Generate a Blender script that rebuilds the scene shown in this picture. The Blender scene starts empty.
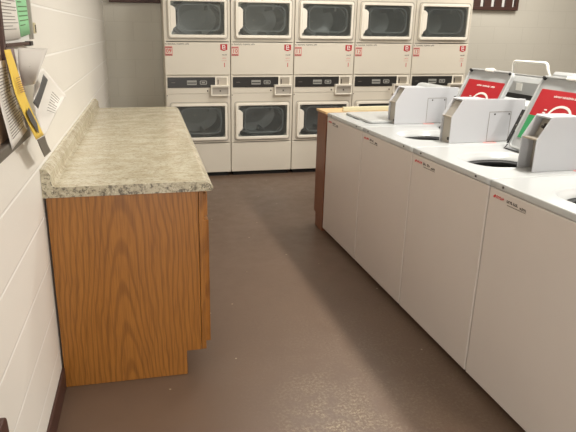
import bpy, bmesh, math, random
from mathutils import Vector, Matrix
S = bpy.context.scene
COL = S.collection
PI = math.pi

# ------------------------------------------------------------ camera
F, CZ, YAW, PIT, ROL = 546.7, 1.5295, -0.205, 0.2939, -0.0111
SHX, SHY = -26.84, -18.17
cam_d = bpy.data.cameras.new('camera')
cam = bpy.data.objects.new('camera', cam_d)
COL.objects.link(cam)
cam_d.sensor_width = 36.0
cam_d.lens = F * 36.0 / 576.0
cam_d.shift_x = -SHX / 576.0
cam_d.shift_y = SHY / 576.0
cam_d.clip_start = 0.05
def cam_axes():
    def inv(X, Y, Z2):
        c, s = math.cos(ROL), math.sin(ROL)
        x = c*X + s*Z2; Z = -s*X + c*Z2
        c, s = math.cos(PIT), math.sin(PIT)
        y = c*Y + s*Z; z = -s*Y + c*Z
        c, s = math.cos(YAW), math.sin(YAW)
        return Vector((c*x - s*y, s*x + c*y, z))
    return inv(1, 0, 0), inv(0, 0, 1), inv(0, 1, 0)
rx, ux, fx = cam_axes()
m = Matrix((rx, ux, -fx)).transposed().to_4x4()
m.translation = Vector((0, 0, CZ))
cam.matrix_world = m
S.camera = cam

# ------------------------------------------------------------ light and exposure
S.view_settings.view_transform = 'Standard'
S.view_settings.look = 'None'
S.view_settings.gamma = 1.0
S.view_settings.exposure = 0.38
w = bpy.data.worlds.new('world'); S.world = w
w.use_nodes = True
w.node_tree.nodes['Background'].inputs[0].default_value = (0.9, 0.93, 1.0, 1)
w.node_tree.nodes['Background'].inputs[1].default_value = 0.3
WARM = (1.0, 0.955, 0.885)
LAMPS = [  # x, y, length in y, width in x, power
    (2.26, 2.2, 1.2, 0.16, 70),
    (1.75, 4.6, 0.30, 1.2, 24),
    (0.20, 3.0, 1.2, 0.30, 6),
    (2.26, -0.4, 1.2, 0.16, 52),
    (4.3, 4.9, 1.2, 0.30, 44),  # unseen lamp, set here to brighten the right back wall
]
CEIL = 3.05
for i, (x, y, ly, lx, pw) in enumerate(LAMPS):
    ld = bpy.data.lights.new('ceiling_lamp_light', 'AREA')
    ld.shape = 'RECTANGLE'; ld.size = lx; ld.size_y = ly
    ld.energy = pw; ld.color = WARM
    lo = bpy.data.objects.new('ceiling_lamp_light', ld)
    lo.location = (x, y, CEIL - 0.085); COL.objects.link(lo)

dl = bpy.data.lights.new('daylight_fill', 'AREA'); dl.shape = 'RECTANGLE'; dl.size = 0.72; dl.size_y = 1.8
dl.energy = 22; dl.color = (1.0, 0.97, 0.93)          # fill light from behind the camera, set at an added glazed door
dlo = bpy.data.objects.new('daylight_fill', dl); dlo.location = (0.10, -1.84, 1.12); dlo.rotation_euler = (-PI/2, 0, 0)
dlo.rotation_euler = (PI/2, 0, 0); COL.objects.link(dlo)

# ------------------------------------------------------------ materials
def lin(c):
    return tuple((v/255/12.92 if v/255 <= 0.04045 else ((v/255+0.055)/1.055)**2.4) for v in c) + (1.0,)
def base_mat(name, col, rough=0.5, metal=0.0, spec=0.5, coat=0.0):
    mt = bpy.data.materials.new(name); mt.use_nodes = True
    b = mt.node_tree.nodes['Principled BSDF']
    b.inputs['Base Color'].default_value = lin(col)
    b.inputs['Roughness'].default_value = rough
    b.inputs['Metallic'].default_value = metal
    b.inputs['Specular IOR Level'].default_value = spec
    b.inputs['Coat Weight'].default_value = coat
    return mt, mt.node_tree, b
def N(nt, kind, **kw):
    n = nt.nodes.new(kind)
    for k, v in kw.items(): setattr(n, k, v)
    return n
def ramp(nt, fac, stops):
    r = N(nt, 'ShaderNodeValToRGB')
    e = r.color_ramp.elements
    while len(e) < len(stops): e.new(0.5)
    for el, (p, c) in zip(e, stops):
        el.position = p; el.color = lin(c) if max(c) > 1 else tuple(c) + (1,)
    nt.links.new(fac, r.inputs[0]); return r.outputs[0]
def coords(nt, scale=(1, 1, 1), rot=(0, 0, 0), obj=True):
    tc = N(nt, 'ShaderNodeTexCoord'); mp = N(nt, 'ShaderNodeMapping')
    mp.inputs['Scale'].default_value = scale; mp.inputs['Rotation'].default_value = rot
    nt.links.new(tc.outputs['Object'], mp.inputs[0]); return mp.outputs[0]
def noise(nt, vec, sc, det=4, rough=0.6):
    n = N(nt, 'ShaderNodeTexNoise'); n.inputs['Scale'].default_value = sc
    n.inputs['Detail'].default_value = det; n.inputs['Roughness'].default_value = rough
    nt.links.new(vec, n.inputs['Vector']); return n.outputs['Fac']
def mixc(nt, fac, a, b, mode='MIX'):
    mx = N(nt, 'ShaderNodeMix', data_type='RGBA', blend_type=mode)
    if isinstance(fac, float): mx.inputs[0].default_value = fac
    else: nt.links.new(fac, mx.inputs[0])
    for k, v in ((6, a), (7, b)):
        if isinstance(v, tuple): mx.inputs[k].default_value = lin(v)
        else: nt.links.new(v, mx.inputs[k])
    return mx.outputs[2]
def bump(nt, b, h, strength=0.3, dist=0.002):
    bp = N(nt, 'ShaderNodeBump'); bp.inputs['Strength'].default_value = strength
    bp.inputs['Distance'].default_value = dist
    nt.links.new(h, bp.inputs['Height']); nt.links.new(bp.outputs[0], b.inputs['Normal'])

def enamel(name, col, rough=0.28, var=6):
    mt, nt, b = base_mat(name, col, rough, spec=0.5)
    v = coords(nt)
    n = noise(nt, v, 3.0, 3)
    c2 = tuple(max(0, q - var) for q in col)
    nt.links.new(mixc(nt, n, col, c2), b.inputs['Base Color'])
    return mt
M = {}
M['washer'] = enamel('washer_enamel', (214, 207, 201), 0.30)
M['washer_top'] = enamel('washer_top_enamel', (184, 186, 185), 0.25)
M['dryer'] = enamel('dryer_enamel', (218, 211, 196), 0.38)
M['door_white'] = enamel('dryer_door_enamel', (240, 234, 220), 0.34)
M['box'] = enamel('coin_box_enamel', (188, 189, 192), 0.34)
M['lidgrey'] = enamel('lid_underside_enamel', (172, 174, 174), 0.35)
M['steel'] = base_mat('brushed_steel', (186, 178, 164), 0.42, 0.75)[0]
M['greysteel'] = base_mat('grey_coin_steel', (172, 166, 156), 0.5, 0.2)[0]
M['black'] = base_mat('black_plastic', (34, 33, 32), 0.4)[0]
M['panelblack'] = base_mat('black_control_overlay', (46, 45, 44), 0.3)[0]
M['dark'] = base_mat('dark_recess', (22, 20, 19), 0.8)[0]
M['rubber'] = base_mat('rubber', (28, 27, 27), 0.7)[0]
M['red'] = base_mat('red_label', (176, 24, 34), 0.45)[0]
M['redink'] = base_mat('red_ink', (196, 66, 66), 0.55)[0]
M['pinkink'] = base_mat('pale_red_ink', (212, 130, 122), 0.6)[0]
M['ink'] = base_mat('dark_ink', (58, 52, 48), 0.6)[0]
M['greyink'] = base_mat('grey_ink', (128, 122, 114), 0.6)[0]
M['green'] = base_mat('green_label', (44, 142, 84), 0.5)[0]
M['labelwhite'] = base_mat('white_label', (232, 232, 226), 0.5)[0]
M['displaygrey'] = base_mat('grey_display_print', (150, 150, 144), 0.5)[0]
M['drum'] = base_mat('dryer_drum_steel', (176, 178, 176), 0.38, 0.25)[0]
M['glassrim'] = base_mat('pale_glass_rim', (196, 200, 198), 0.3)[0]
M['tub'] = base_mat('washer_tub_steel', (50, 50, 50), 0.5, 0.3)[0]
M['cavity'] = base_mat('dryer_cavity_paint', (150, 150, 144), 0.6)[0]
M['brownframe'] = base_mat('dark_brown_painted_wood', (72, 46, 38), 0.5)[0]
M['cream'] = base_mat('cream_edging', (216, 206, 170), 0.5)[0]
M['rail'] = base_mat('dark_grey_rail', (104, 98, 90), 0.45, 0.3)[0]
M['diffuser'] = None
mt, nt, b = base_mat('lamp_diffuser', (255, 250, 240), 0.5)
b.inputs['Emission Color'].default_value = WARM + (1,)
b.inputs['Emission Strength'].default_value = 3.0
M['diffuser'] = mt
M['lamp_body'] = base_mat('lamp_housing', (225, 222, 214), 0.5)[0]
M['white_tube'] = base_mat('white_powder_coat', (240, 238, 230), 0.3)[0]

# glass of the dryer doors
mt = bpy.data.materials.new('smoked_glass'); mt.use_nodes = True; nt = mt.node_tree
nt.nodes.remove(nt.nodes['Principled BSDF'])
out = nt.nodes['Material Output']
tr = N(nt, 'ShaderNodeBsdfTransparent'); tr.inputs[0].default_value = (0.88, 0.90, 0.90, 1)
gl = N(nt, 'ShaderNodeBsdfGlossy'); gl.inputs['Roughness'].default_value = 0.12
gl.inputs[0].default_value = (0.9, 0.92, 0.92, 1)
df = N(nt, 'ShaderNodeBsdfDiffuse'); df.inputs[0].default_value = lin((142, 147, 145))
ms = N(nt, 'ShaderNodeMixShader'); ms.inputs[0].default_value = 0.13
nt.links.new(tr.outputs[0], ms.inputs[1]); nt.links.new(df.outputs[0], ms.inputs[2])
fr = N(nt, 'ShaderNodeFresnel'); fr.inputs[0].default_value = 1.5
ms2 = N(nt, 'ShaderNodeMixShader')
nt.links.new(fr.outputs[0], ms2.inputs[0])
nt.links.new(ms.outputs[0], ms2.inputs[1]); nt.links.new(gl.outputs[0], ms2.inputs[2])
nt.links.new(ms2.outputs[0], out.inputs[0])
M['glass'] = mt

def block_wall(name, axis, col, joint, jw=0.007, off=0.0, bs=0.5, bw=0.4064):
    mt, nt, b = base_mat(name, col, 0.42, spec=0.4)
    tc = N(nt, 'ShaderNodeTexCoord'); sx = N(nt, 'ShaderNodeSeparateXYZ'); cb = N(nt, 'ShaderNodeCombineXYZ')
    nt.links.new(tc.outputs['Object'], sx.inputs[0])
    ad = N(nt, 'ShaderNodeMath', operation='ADD'); ad.inputs[1].default_value = off
    nt.links.new(sx.outputs[axis], ad.inputs[0])
    nt.links.new(ad.outputs[0], cb.inputs[0]); nt.links.new(sx.outputs[2], cb.inputs[1])
    br = N(nt, 'ShaderNodeTexBrick'); br.offset = 0.5; br.squash = 1.0
    br.inputs['Scale'].default_value = 1.0
    br.inputs['Brick Width'].default_value = bw; br.inputs['Row Height'].default_value = 0.2032
    br.inputs['Mortar Size'].default_value = jw; br.inputs['Mortar Smooth'].default_value = 0.5
    nt.links.new(cb.outputs[0], br.inputs['Vector'])
    v = coords(nt)
    n = noise(nt, v, 1.3, 4); n2 = noise(nt, v, 140, 3, 0.7)
    c2 = tuple(max(0, q-9) for q in col)
    c = mixc(nt, n, col, c2)
    c = mixc(nt, br.outputs['Fac'], c, joint)
    nt.links.new(c, b.inputs['Base Color'])
    # joints tooled in, painted surface pitted
    ml = N(nt, 'ShaderNodeMath', operation='MULTIPLY_ADD')
    nt.links.new(br.outputs['Fac'], ml.inputs[0]); ml.inputs[1].default_value = -1.0
    m3 = N(nt, 'ShaderNodeMath', operation='MULTIPLY'); nt.links.new(n2, m3.inputs[0]); m3.inputs[1].default_value = 0.22
    nt.links.new(m3.outputs[0], ml.inputs[2])
    bump(nt, b, ml.outputs[0], bs, 0.003)
    return mt
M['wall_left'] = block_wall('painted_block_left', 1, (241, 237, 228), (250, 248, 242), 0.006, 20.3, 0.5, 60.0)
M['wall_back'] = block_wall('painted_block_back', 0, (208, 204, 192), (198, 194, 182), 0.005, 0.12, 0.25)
M['wall_plain'] = base_mat('painted_wall', (168, 160, 146), 0.6)[0]
M['ceil'] = base_mat('ceiling_tile', (176, 172, 162), 0.8)[0]

# worn brown floor paint
mt, nt, b = base_mat('worn_brown_floor_paint', (84, 62, 50), 0.35, spec=0.5)
v = coords(nt)
big = noise(nt, v, 1.1, 5, 0.6); fine = noise(nt, v, 75, 8, 0.8); mid = noise(nt, v, 9, 6, 0.65)
c = mixc(nt, big, (110, 90, 75), (90, 72, 59))
# wear: pale scuffs; the strongest patch also paints in the floor's glare
tc = N(nt, 'ShaderNodeTexCoord')
vl = N(nt, 'ShaderNodeVectorMath', operation='DISTANCE')
mp = N(nt, 'ShaderNodeMapping'); mp.inputs['Scale'].default_value = (1.0, 0.62, 1)
nt.links.new(tc.outputs['Object'], mp.inputs[0]); nt.links.new(mp.outputs[0], vl.inputs[0])
vl.inputs[1].default_value = (0.72, 1.72*0.62, 0)
near = ramp(nt, vl.outputs['Value'], [(0.0, (1, 1, 1)), (0.34, (0, 0, 0))])
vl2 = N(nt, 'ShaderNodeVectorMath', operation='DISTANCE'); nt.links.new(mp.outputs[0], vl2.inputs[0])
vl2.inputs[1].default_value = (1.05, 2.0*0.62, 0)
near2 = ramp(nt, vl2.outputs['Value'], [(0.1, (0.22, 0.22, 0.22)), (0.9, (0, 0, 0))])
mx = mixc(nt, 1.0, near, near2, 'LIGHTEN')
wf = ramp(nt, fine, [(0.47, (0, 0, 0)), (0.60, (1, 1, 1))])
wm = ramp(nt, mid, [(0.38, (0.15, 0.15, 0.15)), (0.56, (1, 1, 1))])
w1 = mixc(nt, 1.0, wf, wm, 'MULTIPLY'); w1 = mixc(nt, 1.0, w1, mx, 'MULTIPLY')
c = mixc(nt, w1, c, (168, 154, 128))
# sparse specks of lint
vo = N(nt, 'ShaderNodeTexVoronoi'); vo.inputs['Scale'].default_value = 7
nz = N(nt, 'ShaderNodeTexNoise'); nz.inputs['Scale'].default_value = 60
addv = N(nt, 'ShaderNodeVectorMath', operation='MULTIPLY_ADD')
nt.links.new(nz.outputs['Color'], addv.inputs[0]); addv.inputs[1].default_value = (0.02,)*3
nt.links.new(tc.outputs['Object'], addv.inputs[2]); nt.links.new(addv.outputs[0], vo.inputs['Vector'])
sp = ramp(nt, vo.outputs['Distance'], [(0.03, (1, 1, 1)), (0.05, (0, 0, 0))])
c = mixc(nt, sp, c, (170, 158, 138))
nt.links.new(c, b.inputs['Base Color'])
rr = ramp(nt, mid, [(0.3, (0.30, 0.30, 0.30)), (0.7, (0.46, 0.46, 0.46))])
nt.links.new(rr, b.inputs['Roughness'])
bump(nt, b, fine, 0.25, 0.002)
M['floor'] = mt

# oak laminate
def oak(name, light, darkc, grain, axis='x'):
    mt, nt, b = base_mat(name, light, 0.34, spec=0.45)
    sc = (1.0, 1.0, 0.16)
    v = coords(nt, sc)
    n0 = noise(nt, v, 5.0, 3, 0.5)
    # cathedral rings from distorted bands
    tco = N(nt, 'ShaderNodeTexCoord'); sp_ = N(nt, 'ShaderNodeSeparateXYZ'); nt.links.new(tco.outputs['Object'], sp_.inputs[0])
    wob = noise(nt, coords(nt, (1, 1, 0.35)), 4.5, 3, 0.55)
    def mth(op, a, b_, c_=None):
        q = N(nt, 'ShaderNodeMath', operation=op)
        for kk, vv in enumerate((a, b_, c_)):
            if vv is None: continue
            if isinstance(vv, (int, float)): q.inputs[kk].default_value = vv
            else: nt.links.new(vv, q.inputs[kk])
        return q.outputs[0]
    hor = mth('ADD', sp_.outputs[0 if axis == 'x' else 1], 0.13 if axis == 'x' else -0.05)
    hor = mth('ADD', hor, mth('MULTIPLY_ADD', wob, 0.10, -0.05))
    if axis == 'y': hor = mth('SUBTRACT', mth('MODULO', mth('ADD', hor, 10.0), 0.6), 0.3)
    ver = mth('MULTIPLY', mth('ADD', sp_.outputs[2], 0.35), 0.10)
    dist = mth('SQRT', mth('ADD', mth('MULTIPLY', hor, hor), mth('MULTIPLY', ver, ver)), 0)
    wvv = mth('SINE', mth('MULTIPLY', dist, 2*PI*52), 0)
    class _W: outputs = {'Fac': mth('MULTIPLY_ADD', wvv, 0.5, 0.5)}
    wv = _W
    wc = ramp(nt, wv.outputs['Fac'], [(0.55, (0, 0, 0)), (0.95, (1, 1, 1))])
    pores = noise(nt, coords(nt, (1, 1, 0.03)), 170, 2, 0.7)
    pf = ramp(nt, pores, [(0.45, (0, 0, 0)), (0.66, (1, 1, 1))])
    c = mixc(nt, n0, light, darkc)
    sc1 = mixc(nt, 0.42, (0, 0, 0), wc)
    c = mixc(nt, sc1, c, grain)
    pz = mixc(nt, 0.45, (0, 0, 0), pf)
    c = mixc(nt, pz, c, grain)
    nt.links.new(c, b.inputs['Base Color'])
    return mt
M['oak'] = oak('oak_laminate', (170, 114, 50), (152, 97, 39), (102, 63, 24))
M['oak_y'] = oak('oak_laminate_side', (170, 114, 50), (152, 97, 39), (102, 63, 24), 'y')
M['oak_dark'] = oak('oak_dark_laminate', (140, 92, 66), (124, 80, 58), (94, 60, 44), 'y')

# speckled stone laminate
def stone(name, a, bb, speck, amount, sc=1.0):
    mt, nt, b = base_mat(name, a, 0.2, spec=0.55)
    v = coords(nt)
    vs = coords(nt, (1.0, 1.7, 1.0))
    n1 = noise(nt, vs, 9*sc, 6, 0.72); n2 = noise(nt, vs, 55*sc, 5, 0.75); n3 = noise(nt, v, 120*sc, 3, 0.6)
    c = mixc(nt, ramp(nt, n1, [(0.38, (0, 0, 0)), (0.62, (1, 1, 1))]), a, bb)
    s2 = ramp(nt, n2, [(0.55 - amount, (0, 0, 0)), (0.68 - amount, (1, 1, 1))])
    s3 = mixc(nt, 0.8, (0, 0, 0), s2)
    c = mixc(nt, s3, c, speck)
    s4 = ramp(nt, n3, [(0.60, (0, 0, 0)), (0.70, (1, 1, 1))])
    s4 = mixc(nt, 0.6, (0, 0, 0), s4)
    c = mixc(nt, s4, c, (236, 230, 208))
    nt.links.new(c, b.inputs['Base Color']); return mt
M['stone'] = stone('stone_laminate', (208, 200, 177), (180, 169, 142), (126, 110, 86), 0.03)
M['stone_edge'] = stone('stone_laminate_edge', (196, 188, 164), (172, 162, 138), (70, 62, 54), 0.07, 1.0)
M['tan_top'] = base_mat('tan_laminate_top', (214, 178, 128), 0.4)[0]

def paper(name, col):
    mt, nt, b = base_mat(name, col, 0.6, spec=0.3)
    n = noise(nt, coords(nt), 8, 3)
    nt.links.new(mixc(nt, n, col, tuple(max(0, q-8) for q in col)), b.inputs['Base Color']); return mt
M['paper'] = paper('white_paper', (236, 232, 224))
M['paper_grey'] = paper('grey_paper', (204, 198, 190))
M['paper_green'] = paper('green_paper', (158, 218, 168))
M['yellow'] = paper('yellow_strip', (240, 206, 92))
M['cork'] = paper('cork_board', (176, 150, 124))
M['mauve'] = paper('mauve_flyer', (150, 130, 128))
M['picture'] = base_mat('black_and_white_picture', (78, 78, 78), 0.5)[0]
M['leafgreen'] = base_mat('green_picture_ink', (92, 122, 78), 0.6)[0]
M['brownink'] = base_mat('brown_picture_ink', (158, 112, 88), 0.6)[0]
mt, nt, b = base_mat('clear_plastic', (240, 238, 232), 0.15)
b.inputs['Alpha'].default_value = 0.25
M['plastic'] = mt

# ------------------------------------------------------------ mesh helpers
def box(bm, x0, x1, y0, y1, z0, z1, f=None):
    vs = [Vector((x, y, z)) for x in (x0, x1) for y in (y0, y1) for z in (z0, z1)]
    if f: vs = [Vector(f(*v)) for v in vs]
    v = [bm.verts.new(q) for q in vs]
    for q in ((0, 1, 3, 2), (4, 6, 7, 5), (0, 4, 5, 1), (2, 3, 7, 6), (0, 2, 6, 4), (1, 5, 7, 3)):
        bm.faces.new([v[k] for k in q])
def rrect(w0, w1, h0, h1, r, n=5):
    if r <= 0: return [(w0, h0), (w1, h0), (w1, h1), (w0, h1)]
    out = []
    for cx, cy, a in ((w0+r, h0+r, PI), (w1-r, h0+r, 1.5*PI), (w1-r, h1-r, 0), (w0+r, h1-r, 0.5*PI)):
        for k in range(n+1):
            t = a + k*PI/2/n; out.append((cx+r*math.cos(t), cy+r*math.sin(t)))
    return out
def prism(bm, pts, d0, d1, f):
    """outline pts (a,b) pushed from d0 to d1; f(a,b,d) -> xyz"""
    A = [bm.verts.new(f(a, b_, d0)) for a, b_ in pts]; B = [bm.verts.new(f(a, b_, d1)) for a, b_ in pts]
    n = len(pts)
    bm.faces.new(A); bm.faces.new(B[::-1])
    for k in range(n): bm.faces.new((A[k], B[k], B[(k+1) % n], A[(k+1) % n]))
def ring(bm, outer, inner, d0, d1, f):
    n = len(outer)
    V = [[bm.verts.new(f(a, b_, d)) for a, b_ in P] for P in (outer, inner) for d in (d0, d1)]
    O0, O1, I0, I1 = V
    for k in range(n):
        j = (k+1) % n
        bm.faces.new((O0[k], O0[j], O1[j], O1[k])); bm.faces.new((I0[k], I1[k], I1[j], I0[j]))
        bm.faces.new((O0[k], I0[k], I0[j], O0[j])); bm.faces.new((O1[k], O1[j], I1[j], I1[k]))
def tube(bm, pts, r, n=10, closed=False):
    pts = [Vector(p) for p in pts]; rings = []
    L = len(pts)
    for i, p in enumerate(pts):
        if closed: t = pts[(i+1) % L] - pts[i-1]
        else: t = (pts[min(i+1, L-1)] - pts[max(i-1, 0)])
        t.normalize()
        a = t.orthogonal() if i == 0 else (prev - t*prev.dot(t))
        a.normalize(); prev = a; b_ = t.cross(a)
        rings.append([bm.verts.new(p + (a*math.cos(2*PI*k/n) + b_*math.sin(2*PI*k/n))*r) for k in range(n)])
    for i in range(L if closed else L-1):
        A, B = rings[i], rings[(i+1) % L]
        for k in range(n): bm.faces.new((A[k], A[(k+1) % n], B[(k+1) % n], B[k]))
    if not closed: bm.faces.new(rings[0][::-1]); bm.faces.new(rings[-1])
def cyl(bm, c, axis, r, h, n=20, r2=None):
    ax = Vector(axis).normalized(); a = ax.orthogonal().normalized(); b_ = ax.cross(a); c = Vector(c)
    r2 = r if r2 is None else r2
    A = [bm.verts.new(c + (a*math.cos(2*PI*k/n)+b_*math.sin(2*PI*k/n))*r) for k in range(n)]
    B = [bm.verts.new(c + ax*h + (a*math.cos(2*PI*k/n)+b_*math.sin(2*PI*k/n))*r2) for k in range(n)]
    bm.faces.new(A[::-1]); bm.faces.new(B)
    for k in range(n): bm.faces.new((A[k], A[(k+1) % n], B[(k+1) % n], B[k]))
def obj(name, bm, mat, parent=None, bevel=0, seg=2, smooth=False, label=None):
    bmesh.ops.recalc_face_normals(bm, faces=bm.faces)
    me = bpy.data.meshes.new(name); bm.to_mesh(me); bm.free()
    for mt in (mat if isinstance(mat, list) else [mat]): me.materials.append(mt)
    o = bpy.data.objects.new(name, me); COL.objects.link(o)
    if parent: o.parent = parent
    if smooth:
        for p in me.polygons: p.use_smooth = True
    if bevel:
        md = o.modifiers.new('bevel', 'BEVEL'); md.width = bevel; md.segments = seg
        md.limit_method = 'ANGLE'; md.angle_limit = math.radians(40)
    if label: o['label'] = label
    return o
def bx(name, mat, parent, x0, x1, y0, y1, z0, z1, bevel=0, **kw):
    bm = bmesh.new(); box(bm, x0, x1, y0, y1, z0, z1)
    return obj(name, bm, mat, parent, bevel, **kw)
def thing(name, label, cat, loc=(0, 0, 0), rz=0, group=None):
    o = bpy.data.objects.new(name, None); COL.objects.link(o)
    o.empty_display_size = 0.1; o.location = loc; o.rotation_euler = (0, 0, rz)
    o['label'] = label; o['category'] = cat
    if group: o['group'] = group
    return o
def tag(o, label, cat, group=None):
    o['label'] = label; o['category'] = cat
    if group: o['group'] = group
    return o
def struct(o): o['kind'] = 'structure'; return o
def copy_tree(o, parent=None):
    c = o.copy(); COL.objects.link(c); c.parent = parent
    for ch in list(o.children): copy_tree(ch, c)
    return c
def text(name, s, size, mat, parent, f, depth=0.0006, align='CENTER'):
    """built-in font as a mesh; f(a,b,d) -> xyz"""
    cu = bpy.data.curves.new('t', 'FONT'); cu.body = s; cu.size = size
    cu.align_x = align; cu.align_y = 'CENTER'; cu.extrude = depth/2; cu.offset = size*0.012
    o = bpy.data.objects.new('t', cu); COL.objects.link(o)
    dg = bpy.context.evaluated_depsgraph_get(); dg.update()
    me = bpy.data.meshes.new_from_object(o.evaluated_get(dg))
    bpy.data.objects.remove(o); bpy.data.curves.remove(cu)
    for v in me.vertices: v.co = Vector(f(v.co.x, v.co.y, v.co.z))
    me.materials.clear(); me.materials.append(mat); me.name = name
    o = bpy.data.objects.new(name, me); COL.objects.link(o); o.parent = parent
    return o
def print_marks(bm, a0, b0, words, h, f, d, rng, fill=0.72):
    """small blurred lettering: a row of tiny strokes, words given in metres"""
    a = a0
    for wl in words:
        e = a + wl
        while a < e - h*0.3:
            cw = h*rng.uniform(0.35, 0.6)
            hh = h*rng.choice((0.75, 0.85, 1.0))
            kind = rng.randint(0, 2)
            prism(bm, [(a, b0), (a+cw*0.35, b0), (a+cw*0.35, b0+hh), (a, b0+hh)], 0, d, f)
            y = b0 if kind == 0 else b0+hh*0.4 if kind == 1 else b0+hh*0.75
            prism(bm, [(a+cw*0.35, y), (a+cw, y), (a+cw, y+hh*0.25), (a+cw*0.35, y+hh*0.25)], 0, d, f)
            a += cw*1.3
        a = e + h*0.7

# ------------------------------------------------------------ room
XL, YB, XR, YF = -0.4283, 6.52, 6.6, -1.9
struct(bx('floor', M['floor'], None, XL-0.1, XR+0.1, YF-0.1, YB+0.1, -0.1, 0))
struct(bx('ceiling', M['ceil'], None, XL-0.1, XR+0.1, YF-0.1, YB+0.1, CEIL, CEIL+0.1))
struct(bx('wall_left', M['wall_left'], None, XL-0.2, XL, YF-0.1, YB+0.1, 0, CEIL))
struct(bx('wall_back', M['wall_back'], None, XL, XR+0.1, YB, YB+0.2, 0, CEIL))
struct(bx('wall_right', M['wall_plain'], None, XR, XR+0.2, YF-0.1, YB, 0, CEIL))
struct(bx('wall_front', M['wall_plain'], None, XL, XR, YF-0.2, YF, 0, CEIL))
struct(bx('baseboard_left', M['brownframe'], None, XL, XL+0.012, YF, YB, 0, 0.10, 0.002))
struct(bx('baseboard_back', M['brownframe'], None, XL+0.012, XR, YB-0.012, YB, 0, 0.10, 0.002))

w2 = bpy.data.objects.new('added_door_1', None); COL.objects.link(w2); struct(w2)  # added door behind the camera, its glowing pane carries the fill light
bm = bmesh.new(); ring(bm, rrect(-0.34, 0.54, 0.005, 2.10, 0), rrect(-0.26, 0.46, 0.20, 2.02, 0), 0, 0.045, lambda a, c, d: (a, YF+d, c))
obj('added_door_frame', bm, M['brownframe'], w2)
bx('pane', M['diffuser'], w2, -0.26, 0.46, YF+0.001, YF+0.01, 0.20, 2.02)
bx('handle', M['steel'], w2, 0.49, 0.51, YF+0.05, YF+0.09, 0.95, 1.10)

# brown slatted window high on the back wall, seen left and right of the dryers
wf = thing('window_1', 'dark brown window frame with upright slats', 'window', (0, 0, 0))
del wf['label']; del wf['category']; struct(wf)
bm = bmesh.new()
box(bm, -0.36, 4.61, YB-0.06, YB, 1.825, 1.865)
box(bm, -0.36, 4.61, YB-0.06, YB, 2.42, 2.46)
box(bm, -0.36, -0.32, YB-0.06, YB, 1.865, 2.42); box(bm, 4.57, 4.61, YB-0.06, YB, 1.865, 2.42)
obj('window_frame', bm, M['brownframe'], wf, 0.003)
bm = bmesh.new()
x = -0.32
while x < 4.53:
    box(bm, x+0.055, min(x+0.147, 4.57), YB-0.045, YB-0.015, 1.865, 2.42); x += 0.147
obj('slat', bm, M['brownframe'], wf)
bx('pane', M['labelwhite'], wf, -0.32, 4.57, YB-0.012, YB-0.002, 1.865, 2.42)

# ceiling lamps, above the frame
lamp0 = None
for i, (x, y, ly, lx, pw) in enumerate(LAMPS):
    t = thing('ceiling_lamp', 'flat ceiling lamp ' + ['above the washers', 'in front of the dryers', 'above the folding counter', 'near the entrance end', 'added to brighten the back wall'][i],
              'lamp', (x, y, CEIL), 0, 'ceiling lamps')
    bx('housing', M['lamp_body'], t, -lx/2-0.02, lx/2+0.02, -ly/2-0.02, ly/2+0.02, -0.055, 0, 0.005)
    bx('diffuser', M['diffuser'], t, -lx/2, lx/2, -ly/2, ly/2, -0.075, -0.056, 0.006)

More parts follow.
